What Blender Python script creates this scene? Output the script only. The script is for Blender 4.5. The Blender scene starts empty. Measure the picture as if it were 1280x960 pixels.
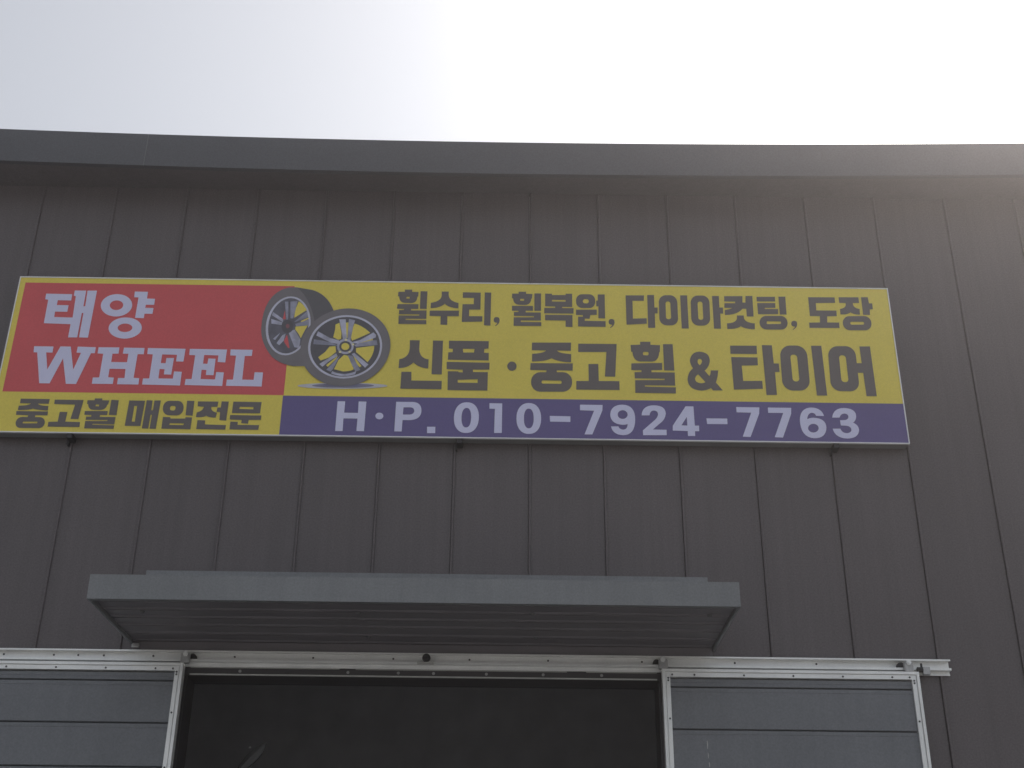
import bpy, bmesh, math, random
from mathutils import Vector
from mathutils.geometry import tessellate_polygon
random.seed(7)
SC = bpy.context.scene
COL = SC.collection

# ------------------------------------------------------------------ camera
CAM_P, CAM_R, CAM_W = math.radians(26.753), math.radians(0.619), math.radians(-0.315)
CAM_D, CAM_H, CAM_F = 7.8, 1.6, 1590.0
def cam_axes():
    cp, sp = math.cos(CAM_P), math.sin(CAM_P)
    cw, sw = math.cos(CAM_W), math.sin(CAM_W)
    def rz(v): return Vector((cw*v[0]-sw*v[1], sw*v[0]+cw*v[1], v[2]))
    F, U, R = rz((0, cp, sp)), rz((0, -sp, cp)), rz((1, 0, 0))
    cr, sr = math.cos(CAM_R), math.sin(CAM_R)
    return cr*R+sr*U, cr*U-sr*R, F
AR, AU, AF = cam_axes()
cam = bpy.data.cameras.new('camera')
cam.sensor_width = 36
cam.lens = CAM_F/1280*36
cam.clip_end = 3000
co = bpy.data.objects.new('camera', cam); COL.objects.link(co)
from mathutils import Matrix
co.matrix_world = Matrix(((AR.x, AU.x, -AF.x, 0), (AR.y, AU.y, -AF.y, -CAM_D), (AR.z, AU.z, -AF.z, CAM_H), (0, 0, 0, 1)))
SC.camera = co
def at(px, py, Y):
    """point of the plane y=Y that was surveyed at this spot of the photograph"""
    d = (px-640)*AR + (480-py)*AU + CAM_F*AF
    t = (Y+CAM_D)/d.y
    return Vector((d.x*t, Y, CAM_H+d.z*t))

# ------------------------------------------------------------------ world and sun
SUN_EL, SUN_AZ = 46, 41          # degrees; azimuth measured from +Y towards +X
w = bpy.data.worlds.new('World'); SC.world = w; w.use_nodes = True
nt = w.node_tree; bg = nt.nodes['Background']
sky = nt.nodes.new('ShaderNodeTexSky'); sky.sky_type = 'NISHITA'
sky.sun_disc = False
sky.sun_elevation = math.radians(SUN_EL); sky.sun_rotation = math.radians(SUN_AZ)
sky.air_density = 1.0; sky.dust_density = 3.2; sky.ozone_density = 0.0
hs = nt.nodes.new('ShaderNodeHueSaturation'); hs.inputs['Saturation'].default_value = .33    # thin white overcast of a hazy day
nt.links.new(sky.outputs[0], hs.inputs['Color']); nt.links.new(hs.outputs[0], bg.inputs[0]); bg.inputs[1].default_value = 0.15
sl = bpy.data.lights.new('sun', 'SUN'); sl.energy = 3.0; sl.angle = math.radians(0.6); sl.color = (1, .91, .82)
so = bpy.data.objects.new('sun', sl); COL.objects.link(so)
e, a = math.radians(SUN_EL), math.radians(SUN_AZ)
so.rotation_euler = Vector((math.cos(e)*math.sin(a), math.cos(e)*math.cos(a), math.sin(e))).to_track_quat('Z', 'Y').to_euler()
so.location = (6, 10, 20)
vs = SC.view_settings; vs.view_transform = 'Standard'; vs.look = 'None'; vs.exposure = 0.2; vs.gamma = 1

# ------------------------------------------------------------------ materials
def mat(name, col, rough=.5, metal=0., spec=.5, var=.0, vscale=3., bump=0., bscale=40., bdist=.002, streak=0., fine=0., wave=0.):
    m = bpy.data.materials.new(name); m.use_nodes = True
    n, l = m.node_tree.nodes, m.node_tree.links
    b = n['Principled BSDF']
    b.inputs['Roughness'].default_value = rough
    b.inputs['Metallic'].default_value = metal
    b.inputs['Specular IOR Level'].default_value = spec
    tc = n.new('ShaderNodeTexCoord')
    src = None
    rgb = n.new('ShaderNodeRGB'); rgb.outputs[0].default_value = (*col, 1); src = rgb.outputs[0]
    def mul(src, fac_out, lo, hi):
        mr = n.new('ShaderNodeMapRange'); mr.inputs['From Min'].default_value = .3; mr.inputs['From Max'].default_value = .7
        mr.inputs['To Min'].default_value = lo; mr.inputs['To Max'].default_value = hi
        l.new(fac_out, mr.inputs['Value'])
        vm = n.new('ShaderNodeVectorMath'); vm.operation = 'SCALE'
        l.new(src, vm.inputs[0]); l.new(mr.outputs[0], vm.inputs['Scale'])
        return vm.outputs[0]
    def noise(scale, detail=4, vec=None):
        t = n.new('ShaderNodeTexNoise'); t.inputs['Scale'].default_value = scale; t.inputs['Detail'].default_value = detail
        l.new(vec or geo.outputs['Position'], t.inputs['Vector']); return t.outputs[0]
    geo = n.new('ShaderNodeNewGeometry')
    if var: src = mul(src, noise(vscale), 1-var, 1+var)
    if streak:
        mp = n.new('ShaderNodeMapping'); mp.inputs['Scale'].default_value = (14, 14, .35)
        l.new(geo.outputs['Position'], mp.inputs['Vector'])
        src = mul(src, noise(1.5, 5, mp.outputs[0]), 1-streak, 1+streak)
    if fine: src = mul(src, noise(95, 2), 1-fine, 1+fine)
    l.new(src, b.inputs['Base Color'])
    if rough > .15:
        mr = n.new('ShaderNodeMapRange'); mr.inputs['To Min'].default_value = rough-.08; mr.inputs['To Max'].default_value = rough+.08
        l.new(noise(2.3), mr.inputs['Value']); l.new(mr.outputs[0], b.inputs['Roughness'])
    nrm = None
    if bump:
        bp = n.new('ShaderNodeBump'); bp.inputs['Strength'].default_value = bump; bp.inputs['Distance'].default_value = bdist
        l.new(noise(bscale), bp.inputs['Height']); nrm = bp.outputs[0]
    if wave:                       # slight oil-canning of sheet metal
        bp = n.new('ShaderNodeBump'); bp.inputs['Strength'].default_value = 1; bp.inputs['Distance'].default_value = wave
        l.new(noise(1.6, 1), bp.inputs['Height'])
        if nrm: l.new(nrm, bp.inputs['Normal'])
        nrm = bp.outputs[0]
    if nrm: l.new(nrm, b.inputs['Normal'])
    return m
M_WALL = mat('dark_wall_paint', (.114, .101, .105), .48, var=.06, vscale=1.2, bump=.25, bscale=120, bdist=.0008, streak=.07, fine=.2, wave=.010)
M_TRIM = mat('grey_trim_paint', (.074, .078, .088), .46, var=.05, vscale=2, bump=.2, bscale=90, bdist=.001, fine=.18, wave=.006)
M_CANOPY = mat('canopy_fascia_paint', (.200, .210, .220), .45, var=.05, vscale=2.5, bump=.2, bscale=90, bdist=.001, streak=.05, fine=.10)
M_SOFFIT = mat('canopy_soffit_paint', (.185, .175, .190), .5, var=.09, vscale=3, fine=.05)
M_ALU = mat('mill_aluminium', (.82, .83, .82), .42, metal=.35, var=.06, vscale=5, fine=.03)
M_ALU2 = mat('dull_aluminium', (.52, .52, .50), .45, metal=.4, var=.08, vscale=6, fine=.03)
M_STEEL = mat('galvanised_steel', (.42, .42, .42), .4, metal=.6, var=.15, vscale=30)
M_BLADE = mat('dull_blade', (.15, .155, .16), .7)
M_DARK = mat('black_steel', (.03, .03, .032), .5)
M_BOARD = mat('door_board_paint', (.176, .186, .203), .45, var=.05, vscale=2, bump=.3, bscale=70, bdist=.0008, streak=.04, fine=.10)
M_HEAD = mat('header_paint', (.055, .052, .055), .45, var=.1, vscale=4)
M_ROOM = mat('room_plaster', (.80, .80, .82), .8, var=.08)
M_FLOOR = mat('room_floor', (.35, .35, .34), .6, var=.1)
M_GROUND = mat('yard_concrete', (.30, .295, .285), .85, var=.12, vscale=.6, bump=.4, bscale=25, bdist=.004, fine=.08)
M_YEL = mat('yellow_print', (.76, .635, .108), .42, var=.025, vscale=3, fine=.04)
M_RED = mat('red_print', (.63, .103, .113), .42, var=.03, vscale=3, fine=.04)
M_BLUE = mat('blue_print', (.130, .108, .272), .42, var=.03, vscale=3, fine=.04)
M_LILAC = mat('pale_print', (.65, .66, .88), .42, var=.02, vscale=3, fine=.02)
M_INK = mat('dark_print', (.140, .125, .122), .45, var=.03, vscale=5, fine=.04)
M_FRAME = mat('sign_edge_aluminium', (.80, .80, .81), .4, metal=.2, var=.04)
M_RETURN = mat('sign_return_aluminium', (.26, .27, .27), .45, metal=.2, var=.08, vscale=8)
M_TYRE = mat('tyre_print', (.185, .175, .190), .5, var=.05, vscale=12)
M_TREAD = mat('tread_print', (.118, .115, .127), .5, var=.06, vscale=14)
M_BARREL = mat('rim_barrel_print', (.135, .135, .170), .5, var=.22, vscale=16)
M_BARREL2 = mat('rim_shade_print', (.10, .098, .115), .5, var=.08, vscale=16)
M_RIM = mat('rim_print', (.55, .56, .68), .5, var=.12, vscale=10)
M_SPOKE = mat('spoke_print', (.46, .47, .60), .5, var=.30, vscale=14)
M_SPOKE2 = mat('spoke_shade_print', (.31, .32, .42), .5, var=.30, vscale=14)
M_SHADP = mat('ellipse_print', (.52, .52, .58), .5, var=.05, vscale=10)
M_SHADC = mat('ellipse_core_print', (.20, .20, .30), .5, var=.15, vscale=8)
M_CAP = mat('hub_cap_print', (.26, .11, .13), .5)
M_LUG = mat('lug_print', (.80, .74, .42), .5)

# ------------------------------------------------------------------ helpers
def link(name, me, m, parent=None):
    o = bpy.data.objects.new(name, me); COL.objects.link(o)
    if m is not None and not me.materials: me.materials.append(m)
    if parent is not None: o.parent = parent; o.matrix_parent_inverse = parent.matrix_world.inverted()
    return o
def empty(name, label, cat, loc, group=None):
    o = bpy.data.objects.new(name, None); COL.objects.link(o); o.location = loc
    o.matrix_world = Matrix.Translation(loc)
    o['label'] = label; o['category'] = cat
    if group: o['group'] = group
    return o
class MB:
    def __init__(s): s.v, s.f = [], []
    def box(s, x0, x1, y0, y1, z0, z1):
        b = len(s.v)
        s.v += [(x, y, z) for z in (z0, z1) for y in (y0, y1) for x in (x0, x1)]
        s.f += [tuple(b+i for i in q) for q in ((0,2,3,1),(4,5,7,6),(0,1,5,4),(2,6,7,3),(0,4,6,2),(1,3,7,5))]
        return s
    def sweep_x(s, prof, xs, dz=lambda x: 0, caps=True):
        """closed (y,z) profile carried along x; dz may be a function of (x, profile index)"""
        b = len(s.v); n = len(prof)
        for x in xs:
            s.v += [(x, y, z+dz(x)) for y, z in prof]
        for k in range(len(xs)-1):
            for i in range(n):
                j = (i+1) % n
                s.f.append((b+k*n+i, b+k*n+j, b+(k+1)*n+j, b+(k+1)*n+i))
        if caps:
            for k, rev in ((0, True), (len(xs)-1, False)):
                tri = tessellate_polygon([[Vector((y, z, 0)) for y, z in prof]])
                s.f += [tuple(b+k*n+i for i in t) for t in tri]
        return s
    def sweep_z(s, prof, z0, z1):
        b = len(s.v); n = len(prof)
        for z in (z0, z1): s.v += [(x, y, z) for x, y in prof]
        for i in range(n):
            j = (i+1) % n; s.f.append((b+i, b+j, b+n+j, b+n+i))
        tri = tessellate_polygon([[Vector((x, y, 0)) for x, y in prof]])
        for o in (0, n): s.f += [tuple(b+o+i for i in t) for t in tri]
        return s
    def cyl(s, c, axis, r, h, n=10, r2=None):
        b = len(s.v); r2 = r if r2 is None else r2
        ax = {'x': (1,2,0), 'y': (0,2,1), 'z': (0,1,2)}[axis]
        for t, rr in ((0, r), (h, r2)):
            for i in range(n):
                p = [0,0,0]; p[ax[0]] = rr*math.cos(2*math.pi*i/n); p[ax[1]] = rr*math.sin(2*math.pi*i/n); p[ax[2]] = t
                s.v.append(tuple(c[k]+p[k] for k in range(3)))
        for i in range(n):
            j = (i+1) % n; s.f.append((b+i, b+j, b+n+j, b+n+i))
        s.f += [tuple(b+i for i in range(n)), tuple(b+n+i for i in range(n))]
        return s
    def mesh(s, name, bevel=0, off=(0,0,0)):
        me = bpy.data.meshes.new(name)
        me.from_pydata([(x-off[0], y-off[1], z-off[2]) for x, y, z in s.v], [], s.f)
        bm = bmesh.new(); bm.from_mesh(me)
        bmesh.ops.recalc_face_normals(bm, faces=bm.faces)
        if bevel:
            bmesh.ops.dissolve_limit(bm, angle_limit=.01, verts=bm.verts, edges=bm.edges)
            es = [e_ for e_ in bm.edges if len(e_.link_faces) == 2 and e_.calc_face_angle(0) > .6]
            bmesh.ops.bevel(bm, geom=es, offset=bevel, segments=2, affect='EDGES', clamp_overlap=True)
        bm.to_mesh(me); bm.free()
        return me
    def build(s, name, m, parent=None, bevel=0):
        return link(name, s.mesh(name, bevel), m, parent)

# ------------------------------------------------------------------ ground
g = MB(); g.v = [(-1500,-1500,0),(1500,-1500,0),(1500,1500,0),(-1500,1500,0)]; g.f = [(0,1,2,3)]
o = g.build('ground', M_GROUND); o['kind'] = 'structure'

# ------------------------------------------------------------------ the building
bld = empty('warehouse', 'long dark grey metal clad warehouse front with an open doorway and flat eaves', 'building', (0, 0, 0))
S, X0 = 0.50953, 0.1589
RES = [-.031,-.004,.011,.025,.022,.014,.007,0,-.012,-.013,-.018,-.011,-.006,.010,.025]
def seam(i): return X0 + S*(i-7) + (RES[i] if 0 <= i < len(RES) else (RES[0] if i < 0 else RES[-1]))
OX0, OX1, OZ = -1.945, .974, 3.56            # the doorway
WT = 7.13
def panel(x0, x1, z0, z1, rib=True):
    if rib: prof = [(x0+.0015,.045),(x0+.0015,-.009),(x0+.004,-.013),(x0+.013,-.013),(x0+.0155,-.010),(x0+.018,0),(x1-.0015,0),(x1-.0015,.045)]
    else: prof = [(x0+.001,.045),(x0+.001,0),(x1-.001,0),(x1-.001,.045)]
    return MB().sweep_z(prof, z0, z1)
I0, I1 = -10, 24
for i in range(I0, I1):
    a_, b_ = seam(i), seam(i+1)
    if b_ <= OX0 or a_ >= OX1:
        panel(a_, b_, 0, WT).build('wall_panel', M_WALL, bld)
    else:
        panel(a_, b_, OZ, WT).build('wall_panel', M_WALL, bld)
        if a_ < OX0-.03: panel(a_, OX0, 0, OZ-.003).build('wall_panel', M_WALL, bld)
        if b_ > OX1+.03: panel(OX1, b_, 0, OZ-.003, False).build('wall_panel', M_WALL, bld)
BX0, BX1, BY1 = seam(I0), seam(I1), 12.0
# backing behind the sheets, round the doorway
bk = MB()
bk.box(BX0, OX0, .05, .16, 0, WT); bk.box(OX1, BX1, .05, .16, 0, WT); bk.box(OX0, OX1, .05, .16, OZ, WT)
bk.build('wall_core', M_ROOM, bld)
MB().box(BX0, BX0+.12, .17, BY1, 0, WT).build('side_wall', M_WALL, bld)
MB().box(BX1-.12, BX1, .17, BY1, 0, WT).build('side_wall', M_WALL, bld)
MB().box(BX0, BX1, BY1+.003, BY1+.12, 0, WT).build('back_wall', M_WALL, bld)
MB().box(BX0+.13, BX1-.13, .165, BY1-.005, -.05, .02).build('room_floor', M_FLOOR, bld)
MB().box(BX0+.13, BX1-.13, .165, BY1-.005, WT-.12, WT-.06).build('room_ceiling', M_ROOM, bld)
MB().box(BX0+.13, BX1-.13, 6.0, 6.1, .03, WT-.13).build('bounce_partition', M_ROOM, bld)  # partition added nearer the door to bounce daylight and lift the dark interior
# doorway lining
MB().sweep_z([(OX0,.0),(OX0+.012,.0),(OX0+.012,.22),(OX0,.22)], 0, OZ-.065).build('door_jamb', M_HEAD, bld)
MB().sweep_z([(OX1-.012,.0),(OX1,.0),(OX1,.22),(OX1-.012,.22)], 0, OZ-.065).build('door_jamb', M_HEAD, bld)
hd = MB().box(OX0, OX1, -.004, .22, OZ-.062, OZ+.004).build('door_header', M_HEAD, bld)
MB().box(OX0+.03, OX1-.02, -.016, -.0045, OZ-.060, OZ-.052).build('header_strip', M_ALU2, hd)
MB().box(OX0+.03, -1.0, -.010, -.0045, OZ-.015, OZ-.011).build('header_strip', M_ALU2, hd)
MB().box(-1.0+.10, .40, -.010, -.0045, OZ-.016, OZ-.012).build('header_strip', M_ALU2, hd)
MB().box(.52, OX1-.02, -.010, -.0045, OZ-.016, OZ-.012).build('header_strip', M_ALU2, hd)
scr = MB().cyl((0,0,0), 'y', .0095, .007, 10, .008).mesh('screw')
for px, py in ((300,838),(435,839),(498,838),(542,839),(608,839.5),(679,840),(752,841)):
    p = at(px, py, -.014); q = link('screw', scr, M_STEEL, hd); q.location = (p.x, -.013, OZ-.034)

# eaves: fascia sheets, soffit, roof (the eaves line dips a little in mid span)
def sag(x): return .0042*min(abs(x), 4.6)**2
FB, FT = 7.040, 7.318
def xs(a_, b_, n=26): return [a_+(b_-a_)*k/n for k in range(n+1)]
JX = at(183, 185, -.35).x
fprof = [(-.350,FB),(-.350,FT),(-.30,FT+.012),(-.30,FT-.01),(-.335,FT-.015),(-.335,FB+.012),(-.31,FB+.012),(-.31,FB)]
for (a_, b_) in ((BX0-.2, JX-.003-3.2), (JX-3.2, JX-.0015), (JX+.0015, JX+8.0), (JX+8.004, BX1+.2)):
    MB().sweep_x(fprof, xs(a_, b_), sag).build('fascia', M_TRIM, bld)
sof = MB(); X = xs(BX0-.2, BX1+.2, 60)
for x in X: sof.v += [(x, -.328, FB+.014+sag(x)), (x, .05, 7.125), (x, .05, 7.137), (x, -.328, FB+.028+sag(x))]
for k in range(len(X)-1):
    for i in range(4): sof.f.append((4*k+i, 4*k+(i+1) % 4, 4*k+4+(i+1) % 4, 4*k+4+i))
sof.f += [(0,1,2,3), tuple(4*(len(X)-1)+i for i in (0,1,2,3))]
sof.build('soffit', M_WALL, bld)
MB().box(JX-.003, JX+.003, -.3525, -.3505, FB+sag(JX)+.002, FT+sag(JX)-.002).build('joint_strip', M_BLADE, bld)
rf = MB()
for x in X: rf.v += [(x, -.298, FT-.002+sag(x)), (x, 6, FT+.45), (x, 12.4, FT), (x, 12.4, FT-.08), (x, 6, FT+.37), (x, -.298, FT-.04+sag(x))]
for k in range(len(X)-1):
    for i in range(6): rf.f.append((6*k+i, 6*k+(i+1) % 6, 6*k+6+(i+1) % 6, 6*k+6+i))
rf.f += [(0,1,2,3,4,5), tuple(6*(len(X)-1)+i for i in range(6))]
rf.build('roof', M_TRIM, bld)
for xx in (BX0, BX1-.12):
    MB().box(xx+.001, xx+.119, .17, BY1, WT+.002, FT+.1).build('gable_infill', M_WALL, bld)

# ------------------------------------------------------------------ sign board
SX0, SX1, SZ0, SZ1, SY = -3.430, 2.690, 5.073, 6.277, -.100
sign = empty('shop_sign', 'long yellow, red and blue shop signboard with printed wheels above the doorway', 'sign', ((SX0+SX1)/2, SY, SZ0))
MB().box(SX0+.004, SX1-.004, SY+.002, -.012, SZ0+.004, SZ1-.004).build('sign_box', M_RETURN, sign)
fr = MB(); t, yF, yB = .007, SY-.006, SY+.012
fr.box(SX0, SX1, yF, yB, SZ0, SZ0+t); fr.box(SX0, SX1, yF, yB, SZ1-t, SZ1)
fr.box(SX0, SX0+t, yF+.0003, yB-.0003, SZ0+t, SZ1-t); fr.box(SX1-t, SX1, yF+.0003, yB-.0003, SZ0+t, SZ1-t)
fr.build('frame', M_FRAME, sign)
RX0 = at(20, 410, SY).x; RX1 = at(355, 490, SY).x
RZ1 = (at(34,352,SY).z+at(358,359,SY).z)/2; RZ0 = (at(2,489.7,SY).z+at(355,493.7,SY).z)/2
BZ = (at(356,495,SY).z + at(1128,504.5,SY).z)/2
def sheet(name, x0, x1, z0, z1, m, y):
    return MB().box(x0, x1, y, y+.002, z0, z1).build(name, m, sign)
i_ = .0073
P_YEL = sheet('yellow_face', SX0+i_, SX1-i_, SZ0+i_, SZ1-i_, M_YEL, SY-.001)
P_RED = sheet('red_face', RX0, RX1, RZ0, RZ1, M_RED, SY-.0018)
P_BLU = sheet('blue_face', RX1-.004, SX1-i_, SZ0+i_, BZ, M_BLUE, SY-.0018)
for px in (88.5, 575, 1043):                                     # steel stubs that carry the box
    x = at(px, 548, -.06).x
    bm_ = MB().box(x-.018, x+.018, -.095, -.005, SZ0-.030, SZ0+.0035).box(x-.030, x-.0185, -.040, -.003, SZ0-.055, SZ0-.012)
    bm_.build('mounting_bracket', M_DARK, sign)
for px in (575, 1022):
    x = at(px, 357, -.06).x
    MB().box(x-.022, x+.022, -.085, -.03, SZ1-.004, SZ1+.010).build('top_bracket', M_STEEL, sign)

# ---- flat print on the face.  Outlines in magnified survey coordinates: (x, y) line, (cx, cy, x, y) curve
def path(pts):
    out = []
    for p in pts:
        if len(p) == 2: out.append((p[0], p[1]))
        else:
            x0, y0 = out[-1]; cx, cy, x1, y1 = p
            for k in range(1, 9):
                t_ = k/8; u = 1-t_
                out.append((u*u*x0+2*u*t_*cx+t_*t_*x1, u*u*y0+2*u*t_*cy+t_*t_*y1))
    if math.dist(out[0], out[-1]) < .5: out.pop()
    return out
def rq(q, r):
    """four-cornered outline with rounded corners"""
    out = []
    for i in range(4):
        p, a0, b0 = Vector(q[i]), Vector(q[i-1]), Vector(q[(i+1) % 4])
        ra = min(r, (a0-p).length*.499); rb = min(r, (b0-p).length*.499)
        s_, e_ = p+(a0-p).normalized()*ra, p+(b0-p).normalized()*rb
        for k in range(9):
            th = k/8*math.pi/2
            # quarter ellipse between s_ and e_
            out.append(tuple(p+(s_-p)*(1-math.sin(th))+(e_-p)*(1-math.cos(th))))
    return out
def el(cx, cy, rx, ry, sh=0, n=40, ex=2.0):
    out = []
    for k in range(n):
        th = 2*math.pi*k/n; c, s_ = math.cos(th), math.sin(th)
        x = rx*math.copysign(abs(c)**(2/ex), c); y = ry*math.copysign(abs(s_)**(2/ex), s_)
        out.append((cx+x+sh*y, cy+y))
    return out
LAYER = .0003
def printed(name, shapes, Z, m, parent, lift=0):
    """shapes: list of (outline, hole, hole...) in survey coordinates; one mesh"""
    zx, zy, k = Z
    V, Fc = [], []
    for n_, sh in enumerate(shapes):
        loops = [[at(zx+x/k, zy+y/k, SY-.0035-lift-LAYER*.5*n_) for x, y in lp] for lp in sh]
        b = len(V)
        tri = tessellate_polygon([[Vector((p.x, p.z, 0)) for p in lp] for lp in loops])
        for lp in loops: V += [tuple(p) for p in lp]
        for t3 in tri:
            p0, p1, p2 = (Vector(V[b+i]) for i in t3)
            nrm = (p1-p0).cross(p2-p0)
            Fc.append(tuple(b+i for i in (t3 if nrm.y < 0 else t3[::-1])))
    me = bpy.data.meshes.new(name); me.from_pydata(V, [], Fc)
    return link(name, me, m, parent)
def P(*pts): return (path(pts),)
def PH(pts, *holes): return (path(pts),)+tuple(h if isinstance(h, list) and len(h) > 12 else path(h) for h in holes)
def letters(Z, m, parent, *glyphs, name='letter'):
    for gl in glyphs: printed(name, gl, Z, m, parent)

# top row of the yellow field
ZA, ZB, ZC, ZD, ZE = (490,355,10), (632,355,10), (740,355,10), (860,355,10), (980,355,10)
letters(ZA, M_INK, P_YEL,
 [PH([(160,70),(252,70),(252,98),(332,100),(328,157),(318,157),(312,238,240,238),(160,236),(92,230,90,155),(75,155),(80,97),(160,97)], [(182,160),(222,160),(220,182),(180,182)]),
  P((358,90),(443,92),(433,312),(348,310)),
  P((70,250),(330,252),(328,312),(238,312),(240,330),(432,330),(429,436),(170,434),(170,448),(429,452),(428,502),(80,498),(84,392),(338,394),(342,380),(86,378),(90,325),(150,325),(150,312),(62,308))],
 [P((622,95),(710,95),(708,135),(712,215,832,237),(830,305),(700,295,660,245),(620,295,482,302),(486,235),(618,215,622,140)),
  P((472,332),(838,332),(835,402),(692,402),(690,510),(606,508),(608,402),(470,398))],
 [P((888,103),(1110,108),(1105,320),(965,320),(962,402),(1130,402),(1128,470),(872,474),(882,252),(1022,252),(1025,175),(884,172)),
  P((1160,105),(1240,107),(1230,520),(1150,516))])
letters(ZB, M_INK, P_YEL,
 [PH([(162,97),(256,97),(256,122),(335,125),(330,180),(322,182),(315,262,240,262),(170,260),(97,255,95,180),(80,178),(82,120),(162,120)], [(184,185),(232,187),(230,210),(182,208)]),
  P((360,117),(443,118),(443,335),(360,335)),
  P((80,272),(342,274),(342,334),(250,334),(252,354),(440,356),(442,457),(190,456),(190,474),(446,477),(446,526),(100,522),(102,416),(352,416),(356,402),(104,398),(104,350),(160,350),(160,336),(80,334))],
 [PH([(494,120),(580,122),(580,138),(750,138),(750,122),(832,122),(832,288),(708,286),(708,300),(850,302),(848,370),(482,366),(484,298),(620,298),(620,282),(494,278)], [(580,198),(750,200),(750,220),(580,218)]),
  P((494,384),(836,388),(836,538),(750,534),(750,458),(494,452))],
 [(rq([(880,128),(1118,128),(1122,300),(882,300)],75), rq([(966,190),(1040,190),(1040,242),(966,242)],26)),
  P((880,320),(1140,320),(1140,385),(1060,388),(1050,435),(990,432),(990,460),(1250,464),(1250,536),(906,530),(906,408),(966,408),(966,390),(880,388)),
  P((1152,130),(1238,130),(1244,430),(1160,428),(1160,280),(1134,278),(1132,210),(1152,205))])
comma = P((245,437),(282,437,282,478),(282,520,232,550),(224,546),(255,520,252,508),(208,510,208,472),(208,437,245,437))
for dx, dy in ((0,0),(-143.7,-2.4),(228.3,2.3)): letters((740+dx,355+dy,10), M_INK, P_YEL, [comma], name='comma')
letters(ZC, M_INK, P_YEL,
 [P((420,142),(650,142),(648,210),(506,210),(512,432),(682,428),(685,496),(432,508)),
  P((690,137),(775,137),(780,294),(820,294),(820,368),(786,368),(790,548),(702,548))],
 [(rq([(832,140),(1062,140),(1080,518),(845,516)],90), rq([(918,218),(978,218),(990,440),(926,440)],28)),
  P((1102,142),(1188,142),(1210,556),(1122,556))])
letters(ZD, M_INK, P_YEL,
 [(rq([(30,145),(265,143),(280,520),(45,520)],90), rq([(118,220),(180,220),(192,448),(130,448)],28)),
  P((300,150),(386,150),(392,294),(436,294),(440,370),(404,370),(412,558),(326,558))],
 [P((452,152),(680,152),(680,232),(718,232),(718,150),(804,150),(820,406),(736,406),(728,310),(680,310),(620,385,462,388),(460,325),(530,315,550,300),(455,298),(455,240),(590,240),(588,220),(454,218)),
  P((612,393),(696,393),(700,430),(720,485,835,492),(836,565),(720,565,660,528),(610,565,492,562),(488,492),(600,488,612,430))],
 [P((856,160),(1086,160),(1090,218),(860,218)),
  P((864,238),(1090,238),(1092,298),(960,298),(960,312),(1125,312),(1128,378),(876,378)),
  P((1130,158),(1216,158),(1232,382),(1148,382)),
  (rq([(892,398),(1240,398),(1250,570),(897,568)],84), rq([(984,466),(1162,468),(1162,500),(984,500)],10))])
letters(ZE, M_INK, P_YEL,
 [P((302,165),(632,167),(640,236),(398,238),(404,330),(655,332),(660,402),(540,404),(540,480),(690,482),(695,550),(320,548),(314,482),(450,480),(448,402),(324,400))],
 [P((682,166),(930,166),(938,238),(860,238),(862,300,945,312),(950,382),(880,385,830,355),(790,385,706,380),(700,312),(770,300,772,262),(770,238),(690,236)),
  P((962,165),(1046,165),(1062,242),(1102,242),(1110,316),(1072,318),(1076,386),(990,386)),
  (rq([(730,402),(1085,400),(1100,578),(742,578)],85), rq([(826,472),(1000,472),(1002,508),(832,508)],17))])
# second row
ZF, ZG, ZH, ZI, ZJ = (490,422,10), (650,422,10), (780,422,10), (900,422,10), (980,422,10)
letters(ZF, M_INK, P_YEL,
 [P((224,32),(347,34),(340,140),(345,260,458,272),(452,386),(340,380,268,310),(200,380,82,380),(92,270),(215,250,222,130)),
  P((514,36),(638,38),(622,460),(494,458)), P((118,426),(242,428),(242,536),(622,540),(618,646),(104,638))],
 [PH([(712,38),(1210,44),(1206,136),(1155,142),(1150,188),(1210,192),(1208,286),(698,276),(704,184),(758,182),(762,142),(712,136)], [(886,140),(1032,142),(1025,186),(890,186)]),
  PH([(684,302),(1220,314),(1216,400),(1012,400),(1012,430),(1198,432),(1192,662),(694,656),(698,420),(830,422),(830,432),(884,434),(884,402),(684,394)], [(820,528),(1072,520),(1070,566),(822,562)])],
 [(el(1499,357,58,58),)])
letters(ZG, M_INK, P_YEL,
 [P((150,62),(638,62),(636,164),(462,162),(480,195,640,206),(638,308),(480,305,395,258),(310,300,150,298),(152,202),(300,195,326,160),(148,158)),
  P((132,318),(660,322),(658,412),(460,410),(460,450),(330,450),(330,408),(128,404)),
  (rq([(140,432),(650,432),(652,676),(138,676)],115), rq([(270,534),(522,538),(522,578),(268,574)],20))],
 [P((728,76),(1208,80),(1190,488),(1062,486),(1080,180),(728,180)),
  P((856,330),(978,330),(985,542),(1242,544),(1245,655),(704,650),(704,542),(860,542))])
letters(ZH, M_INK, P_YEL,
 [PH([(202,52),(330,52),(330,90),(450,94),(448,180),(440,182),(435,300,340,300),(200,298),(115,290,105,178),(90,178),(82,92),(202,88)], rq([(238,178),(308,180),(306,222),(236,220)],15)),
  P((488,82),(608,82),(630,412),(502,410)),
  P((92,322),(476,316),(478,404),(342,408),(344,432),(634,436),(640,600),(262,596),(262,612),(648,622),(648,698),(142,690),(140,532),(505,530),(510,514),(136,510),(132,432),(218,430),(218,408),(92,406))],
 [PH([(940,176),(1070,180,1072,290),(1065,370,1008,412),(1068,482),(1085,450,1084,410),(1178,410),(1170,510,1148,560),(1235,660),(1112,660),(1088,630),(1030,662,960,662),(800,650,795,520),(800,430,862,385),(820,320,824,280),(840,180,940,176)],
     path([(945,266),(975,270,975,300),(970,325,946,345),(918,320,920,300),(920,268,945,266)]), path([(928,460),(1018,556),(1000,570,965,570),(895,565,888,518),(890,480,928,460)]))])
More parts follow.
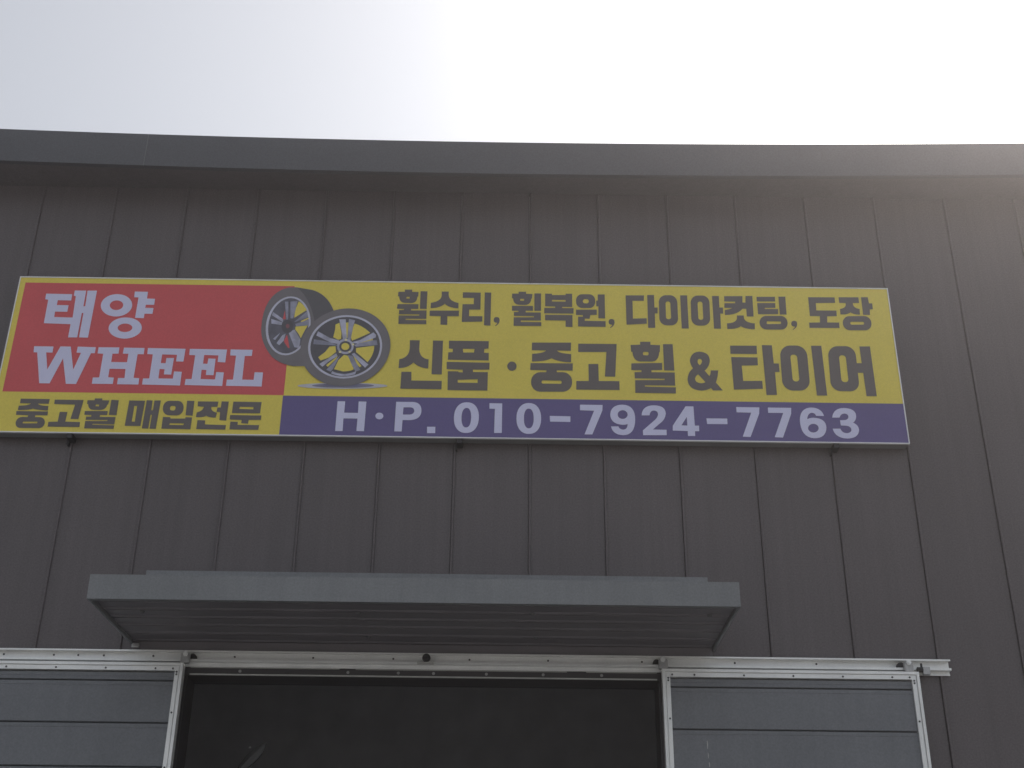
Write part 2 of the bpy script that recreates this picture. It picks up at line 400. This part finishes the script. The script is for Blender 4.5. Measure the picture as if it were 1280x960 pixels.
letters(ZI, M_INK, P_YEL,
 [P((126,100),(458,102),(462,206),(132,202)), P((140,243),(468,248),(474,346),(272,350),(290,542),(528,540),(536,640),(174,650)),
  P((524,94),(648,96),(672,322),(735,324),(745,430),(688,430),(712,716),(582,718))],
 [(rq([(745,98),(1080,100),(1132,662),(785,662)],130), rq([(878,212),(962,214),(994,548),(910,548)],38)),
  P((1138,102),(1266,102),(1340,724),(1212,724))])
letters(ZJ, M_INK, P_YEL,
 [(rq([(545,108),(885,106),(950,672),(590,668)],120), rq([(686,220),(770,222),(808,556),(720,556)],38)),
  P((942,110),(1074,110),(1160,732),(1032,732),(990,440),(915,440),(900,320),(972,320))])
# telephone row on blue
ZK, ZL, ZM, ZN, ZO, ZP = (410,495,10), (530,495,10), (640,495,10), (760,495,10), (860,495,10), (960,495,10)
letters(ZK, M_LILAC, P_BLU,
 [P((120,65),(215,67),(203,208),(375,212),(383,68),(480,70),(450,440),(355,438),(368,282),(193,280),(182,438),(88,438))],
 [(el(642,250,50,42),)],
 [PH([(852,72),(1060,74),(1172,80,1168,190),(1160,300,1010,302),(932,300),(920,444),(828,442)], [(944,142),(1030,142),(1080,146,1078,190),(1072,232,1010,232),(936,232)])])
letters(ZL, M_LILAC, P_BLU,
 [P((38,384),(142,384),(140,464),(38,464))],
 [(el(530,270,156,192,-.03,ex=2.25), el(529,271,60,122,-.03,ex=2.3))],
 [P((818,90),(978,92),(972,462),(876,462),(886,160),(818,158))])
letters(ZM, M_LILAC, P_BLU,
 [(el(210,281,154,193,0,ex=2.25), el(210,281,61,123,0,ex=2.3))],
 [P((472,248),(730,254),(730,325),(476,320))],
 [P((850,108),(1132,112),(1130,180),(1004,480),(906,480),(1026,184),(850,178))])
letters(ZN, M_LILAC, P_BLU,
 [PH([(180,108),(342,112,340,300),(335,490,190,490),(60,485,38,380),(130,380),(145,418,190,420),(245,418,245,350),(215,362,175,360),(30,345,28,230),(35,110,180,108)], el(183,232,62,54))],
 [P((420,242),(425,118,575,116),(720,120,722,220),(715,300,640,350),(560,418),(732,422),(734,490),(440,490),(436,430),(590,295),(625,260,625,225),(620,182,570,182),(525,185,520,242))],
 [PH([(970,128),(1068,130),(1085,370),(1138,370),(1140,440),(1088,440),(1090,500),(1000,500),(996,438),(810,432),(810,370)], [(984,262),(992,370),(918,366)])])
letters(ZO, M_LILAC, P_BLU,
 [P((230,280),(490,282),(494,352),(240,350))],
 [P((602,138),(892,142),(890,220),(782,512),(684,508),(790,208),(608,204))],
 [P((998,144),(1290,148),(1290,220),(1188,520),(1084,515),(1190,212),(1002,210))])
letters(ZP, M_LILAC, P_BLU,
 [PH([(700,250),(600,248),(590,210,545,210),(495,215,490,290),(530,270,575,272),(728,280,730,400),(725,528,580,528),(410,520,398,300),(400,145,545,144),(670,150,700,250)], el(567,402,66,54))],
 [P((802,270),(815,150,950,150),(1100,155,1102,255),(1098,315,1062,332),(1138,365,1138,430),(1130,530,990,532),(840,525,808,408),(905,408),(925,462,985,464),(1045,460,1042,420),(1035,372,960,370),(910,368),(900,302),(960,300),(1005,295,1005,258),(1000,220,950,220),(905,225,895,270))])
# name on red
ZQ, ZR, ZT = (45,355,8), (35,425,8), (175,425,8)
letters(ZQ, M_LILAC, P_RED,
 [P((102,96),(362,102),(352,165),(218,162),(208,210),(326,212),(312,278),(190,276),(182,330),(366,335),(398,122),(378,118),(388,65),(502,66),(474,222),(492,222),(516,66),(610,66),(520,536),(430,534),(474,290),(458,290),(412,534),(320,534),(345,402),(78,392),(122,158),(92,152))],
 [(el(805,213,157,112,-.06), el(805,212,67,48,-.06)), (el(892,440,166,106,-.06), el(890,438,73,42,-.06)),
  P((988,75),(1120,78),(1110,145),(1190,148),(1182,208),(1098,208),(1092,238),(1175,240),(1165,298),(1085,298),(1078,342),(990,338),(1025,135),(982,132))])
letters(ZR, M_LILAC, P_RED,
 [P((62,62),(255,65),(245,126),(182,124),(192,295),(325,64),(428,66),(452,296),(530,128),(485,126),(498,66),(678,72),(668,132),(630,132),(480,440),(378,438),(350,185),(215,434),(112,432),(92,124),(55,122))],
 [P((706,72),(914,74),(906,136),(845,138),(832,220),(990,222),(1004,138),(948,136),(960,76),(1166,80),(1158,142),(1096,142),(1056,378),(1112,382),(1104,445),(890,442),(900,380),(965,380),(975,290),(816,288),(802,372),(858,376),(848,440),(638,438),(648,375),(712,374),(752,138),(695,134))])
letters(ZT, M_LILAC, P_RED,
 [P((80,80),(456,88),(434,216),(360,214),(370,148),(222,144),(208,230),(256,232),(264,180),(340,180),(312,346),(238,344),(246,292),(196,290),(184,384),(328,386),(340,314),(418,318),(400,455),(20,445),(30,384),(92,384),(128,144),(72,140))],
 [P((498,88),(870,95),(852,224),(776,220),(784,154),(642,150),(630,236),(674,238),(684,184),(756,188),(735,352),(658,350),(664,300),(616,298),(606,390),(750,394),(762,320),(838,324),(822,460),(446,450),(456,390),(516,390),(552,152),(492,150))],
 [P((906,94),(1126,98),(1118,160),(1048,160),(1022,396),(1136,398),(1146,322),(1230,324),(1216,465),(860,458),(868,396),(930,396),(960,156),(902,154))])
# bottom left line on yellow
ZU, ZV = (12,492,8), (152,492,6.809)
letters(ZU, M_INK, P_YEL,
 [P((112,50),(402,54),(390,102),(285,100),(290,120,388,124),(382,168),(280,165,235,150),(190,165,82,164),(92,120),(200,118,212,98),(104,96)),
  P((68,174),(384,178),(378,218),(258,216),(252,240),(180,240),(186,216),(64,212)),
  (rq([(72,232),(358,236),(345,346),(50,342)],55), rq([(135,280),(280,280),(275,297),(128,297)],6))],
 [P((452,60),(740,64),(686,255),(608,252),(655,110),(446,104)), P((502,182),(578,184),(556,280),(704,284),(698,334),(380,330),(388,282),(480,280))],
 [PH([(852,48),(928,48),(926,66),(998,68),(985,108),(978,110),(960,165,900,163),(840,162),(785,160,786,105),(774,102),(780,66),(850,66)], [(862,108),(896,110),(892,128),(858,126)]),
  P((1018,62),(1092,66),(1068,216),(992,214)),
  P((752,174),(982,174),(975,214),(905,214),(900,232),(1060,234),(1046,308),(830,302),(826,310),(1046,318),(1038,352),(745,348),(756,274),(975,274),(980,264),(760,262),(766,230),(815,230),(818,214),(748,212))])
letters(ZV, M_INK, P_YEL,
 [PH([(66,58),(200,60),(160,276),(26,274)], [(108,105),(132,105),(112,240),(86,238)]),
  P((214,56),(264,58),(252,142),(266,142),(280,58),(334,58),(290,300),(238,298),(258,180),(246,180),(226,298),(172,296))],
 [(rq([(356,60),(532,62),(522,186),(348,184)],55), rq([(415,104),(462,106),(455,144),(410,142)],15)),
  P((558,60),(620,62),(604,188),(544,184)),
  PH([(352,198),(412,200),(418,212),(540,212),(545,200),(600,202),(585,304),(338,298)], [(410,252),(530,254),(526,268),(406,266)])],
 [P((650,66),(824,68),(816,112),(764,112),(755,150,812,162),(800,204),(745,205,720,188),(690,205,632,200),(640,160),(695,145,700,112),(648,108)),
  P((852,66),(912,68),(890,230),(832,226),(838,158),(808,155),(816,118),(844,118)), P((646,225),(712,228),(708,262),(888,268),(882,306),(634,302))],
 [PH([(952,68),(1192,72),(1178,168),(938,166)], [(1006,112),(1124,114),(1120,134),(1002,130)]),
  P((924,182),(1190,186),(1184,224),(1082,224),(1076,256),(1018,252),(1022,224),(920,220)), P((926,238),(990,240),(986,266),(1170,268),(1162,308),(918,304))])

def each(name, shapes, Z, m, parent, lift):
    for sh in shapes: printed(name, [sh], Z, m, parent, lift)
# picture of two wheels, printed flat: layers a fraction of a millimetre apart
W1, W2 = (320,352,10), (370,375,8)
Lh = .0012
def layer(): 
    global Lh
    Lh += .00035; return Lh
pic = printed('wheel_picture', [(el(465,858,450,30),)], W2, M_SHADP, sign, layer())
printed('ground_shadow_print', [(el(470,856,310,22),)], W2, M_SHADC, pic, layer())
printed('tyre', [P((400,74),(500,70),(620,90),(700,103),(880,150,965,345),(1010,450,1000,560),(990,720,880,890),(780,1030,600,1056),(460,1056),(300,1030,200,940),(62,780,64,590),(90,150,400,74))], W1, M_TYRE, pic, layer())
printed('tread', [P((520,78),(620,92),(700,106),(875,152,960,345),(1000,450,994,560),(980,720,870,885),(770,1020,600,1050),(760,780,735,520),(690,220,520,78))], W1, M_TREAD, pic, layer())
rim_o, rim_i = el(402,553,279,368,-.095), el(404,552,250,345,-.095)
printed('rim', [(rim_o, rim_i)], W1, M_RIM, pic, layer())
printed('rim_barrel', [(el(404,552,251,346,-.095),)], W1, M_BARREL, pic, layer())
ly = layer()
each('rim_opening', [P((535,248),(590,275,636,355),(480,452),(475,420,500,330)), P((495,562),(648,548),(590,640,560,710),(530,640,490,600)), P((565,512),(658,465),(657,450),(560,492))], W1, M_YEL, pic, ly)
each('rim_opening', [P((362,360),(372,470),(335,472),(350,400)), P((388,660),(420,830),(400,828),(365,780,348,745))], W1, M_RED, pic, ly)
ly = layer()
each('spoke', [P((362,250),(405,250),(402,470),(380,480)), P((430,250),(522,240),(500,330),(465,460),(430,460)), P((475,505),(640,370),(650,442),(500,500)), P((490,530),(667,472),(662,545),(500,556))], W1, M_SPOKE2, pic, ly)
each('spoke', [P((405,630),(480,600),(555,720),(540,830),(480,820)), P((370,650),(345,740),(290,795),(255,770),(330,670)), P((300,640),(290,660),(240,730),(212,715)), P((212,378),(340,470),(335,508),(200,420)), P((190,465),(330,510),(320,542),(193,525))], W1, M_SPOKE, pic, ly)
printed('hub', [(el(393,560,74,84),)], W1, M_BARREL2, pic, layer())
printed('hub_cap', [(el(396,556,24,28),)], W1, M_CAP, pic, layer())
# front wheel
printed('tyre', [(el(494,473,449,389,-.085,64),)], W2, M_TYRE, pic, layer())
printed('rim', [(el(491,468,370,317,-.05,56), el(492,468,347,297,-.05,56))], W2, M_RIM, pic, layer())
printed('rim_barrel', [(el(492,468,348,298,-.05,56),)], W2, M_BARREL2, pic, layer())
ly = layer()
each('rim_opening', [P((395,245),(435,228),(455,330),(450,390),(420,397),(372,372),(390,300)), P((585,236),(665,255,742,328),(650,372,560,407),(548,370),(555,310)), P((600,480),(782,457),(785,540,715,622),(660,570),(600,520)),
  P((480,548),(520,558),(578,690),(560,712,470,714),(380,692),(425,600)), P((335,466),(395,460),(400,520),(330,575),(245,606),(222,572),(290,520)),
  P((498,226),(524,224),(520,372),(500,387)), P((612,436),(768,384),(768,402),(640,442)), P((568,548),(655,660),(635,672),(608,640)), P((418,558),(300,652),(318,668),(402,590))], W2, M_YEL, pic, ly)
ly = layer()
each('spoke', [P((432,193),(497,193),(499,240),(507,385),(470,397),(456,310)), P((775,323),(800,350),(797,375),(620,437),(545,425),(640,400),(740,345)), P((582,528),(724,645),(690,677),(602,590),(555,540)), P((402,533),(233,640),(263,668),(330,612),(415,560)), P((221,313),(203,355),(345,425),(440,445),(430,403),(340,380))], W2, M_SPOKE, pic, ly)
ly = layer()
each('spoke', [P((530,188),(592,203),(575,250),(545,402),(513,390),(524,250)), P((806,403),(817,450),(600,467),(580,450),(640,430),(760,402)), P((518,552),(562,556),(643,700),(595,717),(555,640)), P((395,600),(442,552),(370,690),(345,717),(303,697)), P((180,393),(173,442),(330,451),(425,456),(350,425),(260,405))], W2, M_SPOKE2, pic, ly)
printed('rim_lip', [P((362,712),(470,765,602,712),(592,742),(470,782,350,735))], W2, M_SPOKE, pic, layer())
printed('hub', [(el(493,465,84,76),)], W2, M_SPOKE, pic, layer())
printed('hub_ring', [(el(494,465,62,54),)], W2, M_BARREL2, pic, layer())
printed('hub_cap', [(el(493,465,40,35),)], W2, M_YEL, pic, layer())
each('lug_nut', [(el(500,398,14,11),), (el(571,444,11,11),), (el(440,519,13,11),), (el(535,518,11,10),)], W2, M_LUG, pic, layer())

# ------------------------------------------------------------------ door canopy
CX0, CX1, CY, CZ, CT = -2.300, 1.318, -.97, 3.686, 3.822
can = empty('door_canopy', 'grey sheet metal canopy with ribbed underside over the open doorway', 'canopy', ((CX0+CX1)/2, 0, CZ))
fp = [(CY,CZ-.004),(CY,CT),(CY+.012,CT+.003),(CY+.05,CT+.003),(CY+.05,CT-.008),(CY+.012,CT-.008),(CY+.012,CZ+.008),(CY+.04,CZ+.008),(CY+.04,CZ-.004)]
MB().sweep_x(fp, [CX0, CX1]).build('fascia', M_CANOPY, can)
ZW = at(500, 716.5, -.02).z
wx0, wx1 = at(183, 717, -.02).x, at(884, 722, -.02).x
for xa, xb in ((CX0, CX0+.014), (CX1-.014, CX1)):                # side cheeks
    s_ = MB(); pr = [(CY+.052,CZ-.003),(CY+.052,CT-.012),(-.004,CT+.10),(-.004,CZ-.003)]
    s_.sweep_x(pr, [xa, xb]).build('side_cheek', M_CANOPY, can)
MB().sweep_x([(CY+.051,CT+.004),(-.030,CT+.14),(-.030,CT+.128),(CY+.051,CT-.008)], [CX0+.016, CX1-.016]).build('roof_sheet', M_CANOPY, can)
MB().sweep_x([(-.004,CT+.10),(-.004,ZW),(-.028,ZW-.004),(-.028,CT+.142)], [wx0, wx1]).build('wall_flashing', M_CANOPY, can)
CS = CZ+.016
ys = [CY+.042, -.84, -.68, -.52, -.36, -.18, -.006]
for k in range(len(ys)-1):                                       # underside: folded strips with a rib on each joint
    a_, b_ = ys[k]+.001, ys[k+1]-.001
    pr = [(a_,CS+.004),(a_,CS+.03),(b_,CS+.03),(b_,CS+.0065),(b_-.022,CS+.0065),(b_-.030,CS-.001),(b_-.044,CS-.001),(b_-.052,CS+.006)]
    MB().sweep_x(pr, [CX0+.016, CX1-.016]).build('soffit_strip', M_SOFFIT, can)
bolt = MB().cyl((0,0,0), 'z', .012, .010, 8, .015).mesh('bolt')
for px, py in ((448,766),(665,767),(461,796),(670,797),(178,764),(887,769)):
    d = (px-640)*AR+(480-py)*AU+CAM_F*AF; t_ = (CS-CAM_H)/d.z
    o = link('bolt', bolt, M_BLADE, can); o.location = (d.x*t_-can.location.x, -CAM_D+d.y*t_-can.location.y, CS-CZ-.010)
    o.matrix_parent_inverse = Matrix.Identity(4)
MB().box(CX0+.016, CX1-.016, -.030, -.0155, 3.643, CS-.002).build('rear_trim', M_SOFFIT, can)
MB().box(CX0+.015, CX0+.06, -.05, -.004, CZ-.03, CZ-.004).build('fixing_bracket', M_STEEL, can)

# ------------------------------------------------------------------ sliding door track
trk = empty('door_track', 'long aluminium sliding door rail fixed to the wall under the canopy', 'rail', (0, -.03, 3.57))
TX0, TX1, TB, TT = -5.10, 2.762, 3.572, 3.640
rp = [(-.0145,3.548),(-.0145,TT),(-.060,TT),(-.060,TT-.010),(-.055,TT-.010),(-.055,TT-.005),(-.0165,TT-.005),(-.0165,TB+.016),(-.025,TB+.012),(-.025,TB+.006),(-.055,TB+.006),(-.055,TB+.014),(-.060,TB+.014),(-.060,TB),(-.0165,TB),(-.0165,3.556),(-.022,3.556),(-.022,3.548)]
JL, JR = -1.955, .985
for a_, b_ in ((TX0, JL-.002), (JL+.002, JR-.002), (JR+.002, TX1)):
    MB().sweep_x(rp, [a_, b_]).build('rail', M_ALU, trk)
hole = MB().cyl((0,-.003,0), 'y', .0065, .003, 8, .006).mesh('screw')
for px, py in ((5,818),(67.5,819),(98,819),(130,819),(192,819),(294,818),(392,817),(492,818),(587,818),(685,819.5),(802,821),(918,824),(1020,827)):
    p = at(px, py, -.015); o = link('screw', hole, M_DARK, trk)
    o.matrix_parent_inverse = Matrix.Identity(4); o.location = (p.x, .0137, TB+.040-3.57)
sx = at(533, 823, -.07).x
MB().cyl((sx,-.086,3.607), 'y', .024, .020, 14, .026).cyl((sx,-.091,3.607), 'y', .010, .006, 6).build('track_stop', M_DARK, trk)
MB().box(sx-.055, sx+.045, -.090, -.061, TB-.004, TB+.006).build('stop_plate', M_ALU2, trk)
# end stop beyond the right-hand door
pa, pb, pc, pd = at(1153.5,833.5,-.085), at(1163.5,843,-.085), at(1146.5,833.5,-.085), at(1154,840.5,-.085)
es = MB().box(pa.x, pb.x, -.085, -.0605, pb.z, pa.z)
es.build('end_stop', M_STEEL, trk)
MB().cyl((pc.x,-.078,(pc.z+pd.z)/2), 'x', .017, pa.x-pc.x-.001, 8).cyl((pd.x-.004,-.078,pc.z-.012), 'z', .007, .034, 8).build('stop_bolt', M_DARK, trk)

# ------------------------------------------------------------------ sliding doors
DT, DZ0 = 3.552, .03
def door(x0, x1, label):
    d = empty('sliding_door', label, 'door', ((x0+x1)/2, -.065, 0), 'sliding doors on the rail')
    T, w_ = DT, .047
    # stepped aluminium profile: outer bead, groove, inner bead
    def member(name, poly_fn):
        return poly_fn().build(name, M_ALU, d)
    def bars(a, b, z0, z1, vert):
        m_ = MB()
        if vert:
            for (u0, u1, y) in ((0,.017,-.098),(.0175,.023,-.086),(.0235,.047,-.094)):
                if a < b: m_.box(a+u0, a+u1, y, -.040, z0+ (0 if u0 else 0), z1-u0)
                else: m_.box(a-u1, a-u0, y, -.040, z0, z1-u0)
        else:
            for (u0, u1, y) in ((0,.017,-.0983),(.0175,.023,-.0863),(.0235,.047,-.0943)):
                m_.box(a+u1+.0003, b-u1-.0003, y, -.0403, z1-u1, z1-u0)
        return m_
    bars(x0, x0+1, DZ0, T, True).build('frame_stile', M_ALU, d)
    bars(x1, x1-1, DZ0, T, True).build('frame_stile', M_ALU, d)
    bars(x0, x1, DZ0, T, False).build('frame_rail', M_ALU, d)
    MB().box(x0+.048, x1-.048, -.094, -.040, DZ0, DZ0+.047).build('frame_rail', M_ALU, d)
    z = T-.048; first = True
    joints = [3.449, 3.196]
    while joints[-1] > .4: joints.append(joints[-1]-.256)
    for zj in joints+[DZ0+.048]:
        # board face, a shadow joint below it and a faint bead under the joint
        pr = [(-.078,z-.0015),(-.078,zj+.036),(-.0768,zj+.0345),(-.0768,zj+.031),(-.078,zj+.0295),(-.078,zj+.007),(-.068,zj+.0035),(-.045,zj+.0035),(-.045,z-.0015)] if z-zj > .08 and False else \
             [(-.060,z-.0005),(-.066,z-.004),(-.078,z-.009),(-.078,z-.030),(-.0765,z-.032),(-.0765,z-.036),(-.078,z-.038),(-.078,zj+.004),(-.074,zj+.0005),(-.045,zj+.0005),(-.045,z-.0005)]
        MB().sweep_x(pr, [x0+.0475, x1-.0475]).build('door_board', M_BOARD, d)
        z = zj
    sm = MB().cyl((0,-.0025,0), 'y', .006, .0025, 8).mesh('screw')
    def screw(x, zz):
        o_ = link('screw', sm, M_DARK, d); o_.matrix_parent_inverse = Matrix.Identity(4)
        o_.location = (x-(x0+x1)/2, -.0943+.065, zz)
    for k in range(1, 6): screw(x0+(x1-x0)*(k-.35)/5.2, T-.035)
    for zz in (T-.055, T-.070, T-.30, T-.62, T-1.2, T-1.9, T-2.6): screw(x0+.035, zz); screw(x1-.035, zz)
    screw(x0+.06, T-.035); screw(x1-.06, T-.035)
    return d
def hanger(d, x, tilt=1):
    """roller hanger: bent plate that rises from the door head in front of the rail"""
    h = MB().sweep_z([(x-.026,-.100),(x+.026,-.100),(x+.030,-.085),(x+.026,-.064),(x-.026,-.064)], DT+.001, 3.612)
    o_ = h.build('roller_hanger', M_STEEL, d, .003)
    MB().cyl((x-.002*tilt,-.112,3.606), 'y', .016, .012, 6).cyl((x-.002*tilt,-.120,3.606), 'y', .008, .008, 8).build('hanger_bolt', M_ALU, o_)
    MB().cyl((x-.034*tilt,-.050,3.600), 'y', .022, .03, 14).build('hanger_wheel', M_DARK, o_)
dl = door(-3.510, -1.940, 'grey boarded sliding door left of the dark doorway, partly out of frame')
dr = door(.977, 2.546, 'grey boarded sliding door right of the dark doorway, under the rail end')
hanger(dl, -1.935, -1); hanger(dl, -3.40)
hanger(dr, .985); hanger(dr, 2.490)
# scuffs on the right-hand door's second board
sc = MB()
for px, py, hgt, wd in ((884,926,10,1.1),(885,941,7,.9),(886.5,953,6,1.2)):
    p = at(px, py, -.0785); q = at(px+.6, py+hgt, -.0785); t_ = wd*.0052
    b = len(sc.v)
    sc.v += [(p.x-t_*.3,-.0787,p.z),(p.x+t_*.3,-.0787,p.z),((p.x+q.x)/2+t_*.6,-.0787,(p.z+q.z)/2),(q.x+t_*.2,-.0787,q.z),(q.x-t_*.2,-.0787,q.z),((p.x+q.x)/2-t_*.3,-.0787,(p.z+q.z)/2)]
    sc.f.append(tuple(range(b, b+6)))
o = sc.build('paint_scuff', M_ALU2, dr)

# ------------------------------------------------------------------ something pale standing in the dark room
hb = empty('standing_blade', 'dim grey pointed blade standing up inside the dark doorway, low at its left', 'blade', at(305, 955, .9))
def blade():
    m_ = MB()
    pts = path([(800,355),(790,480,640,640),(540,740,430,800),(300,860),(330,760,430,640),(560,440,800,355)])
    F_ = [at(270+x/12.8, 900+y/12.8, .9) for x, y in pts]
    c = sum(F_, Vector())/len(F_); n = len(F_)
    m_.v = [tuple(p) for p in F_]+[tuple(p+Vector((0,.03,0))) for p in F_]+[tuple(c+Vector((0,-.03,0)))]
    for i in range(n):
        j = (i+1) % n; m_.f += [(i, j, 2*n), (i, i+n, j+n, j)]
    m_.f.append(tuple(range(n, 2*n)))
    return m_
blade().build('blade', M_BLADE, hb)
p = at(312, 934, .86)
MB().cyl(tuple(p), 'y', .006, .02, 8).build('blade_bolt', M_ALU, hb)
tp = at(298, 968, .915)
MB().cyl((tp.x, .915, .021), 'z', .015, tp.z-.02, 10).build('pole', M_DARK, hb)
MB().cyl((tp.x, .915, .0205), 'z', .16, .02, 20, .14).build('base', M_DARK, hb)

# ------------------------------------------------------------------ veil of lens glare, added as a scattering volume of air
hz = MB().box(-1505, 1505, -1505, 1505, -1.0, 9.0).build('glare_veil', None)
hz['kind'] = 'stuff'
hm = bpy.data.materials.new('glare_veil_volume'); hm.use_nodes = True
n = hm.node_tree.nodes; n.remove(n['Principled BSDF'])
pv = n.new('ShaderNodeVolumePrincipled'); pv.inputs['Color'].default_value = (1, .95, .95, 1)
pv.inputs['Density'].default_value = .0070; pv.inputs['Anisotropy'].default_value = .88
hm.node_tree.links.new(pv.outputs[0], n['Material Output'].inputs['Volume'])
hz.data.materials.append(hm)
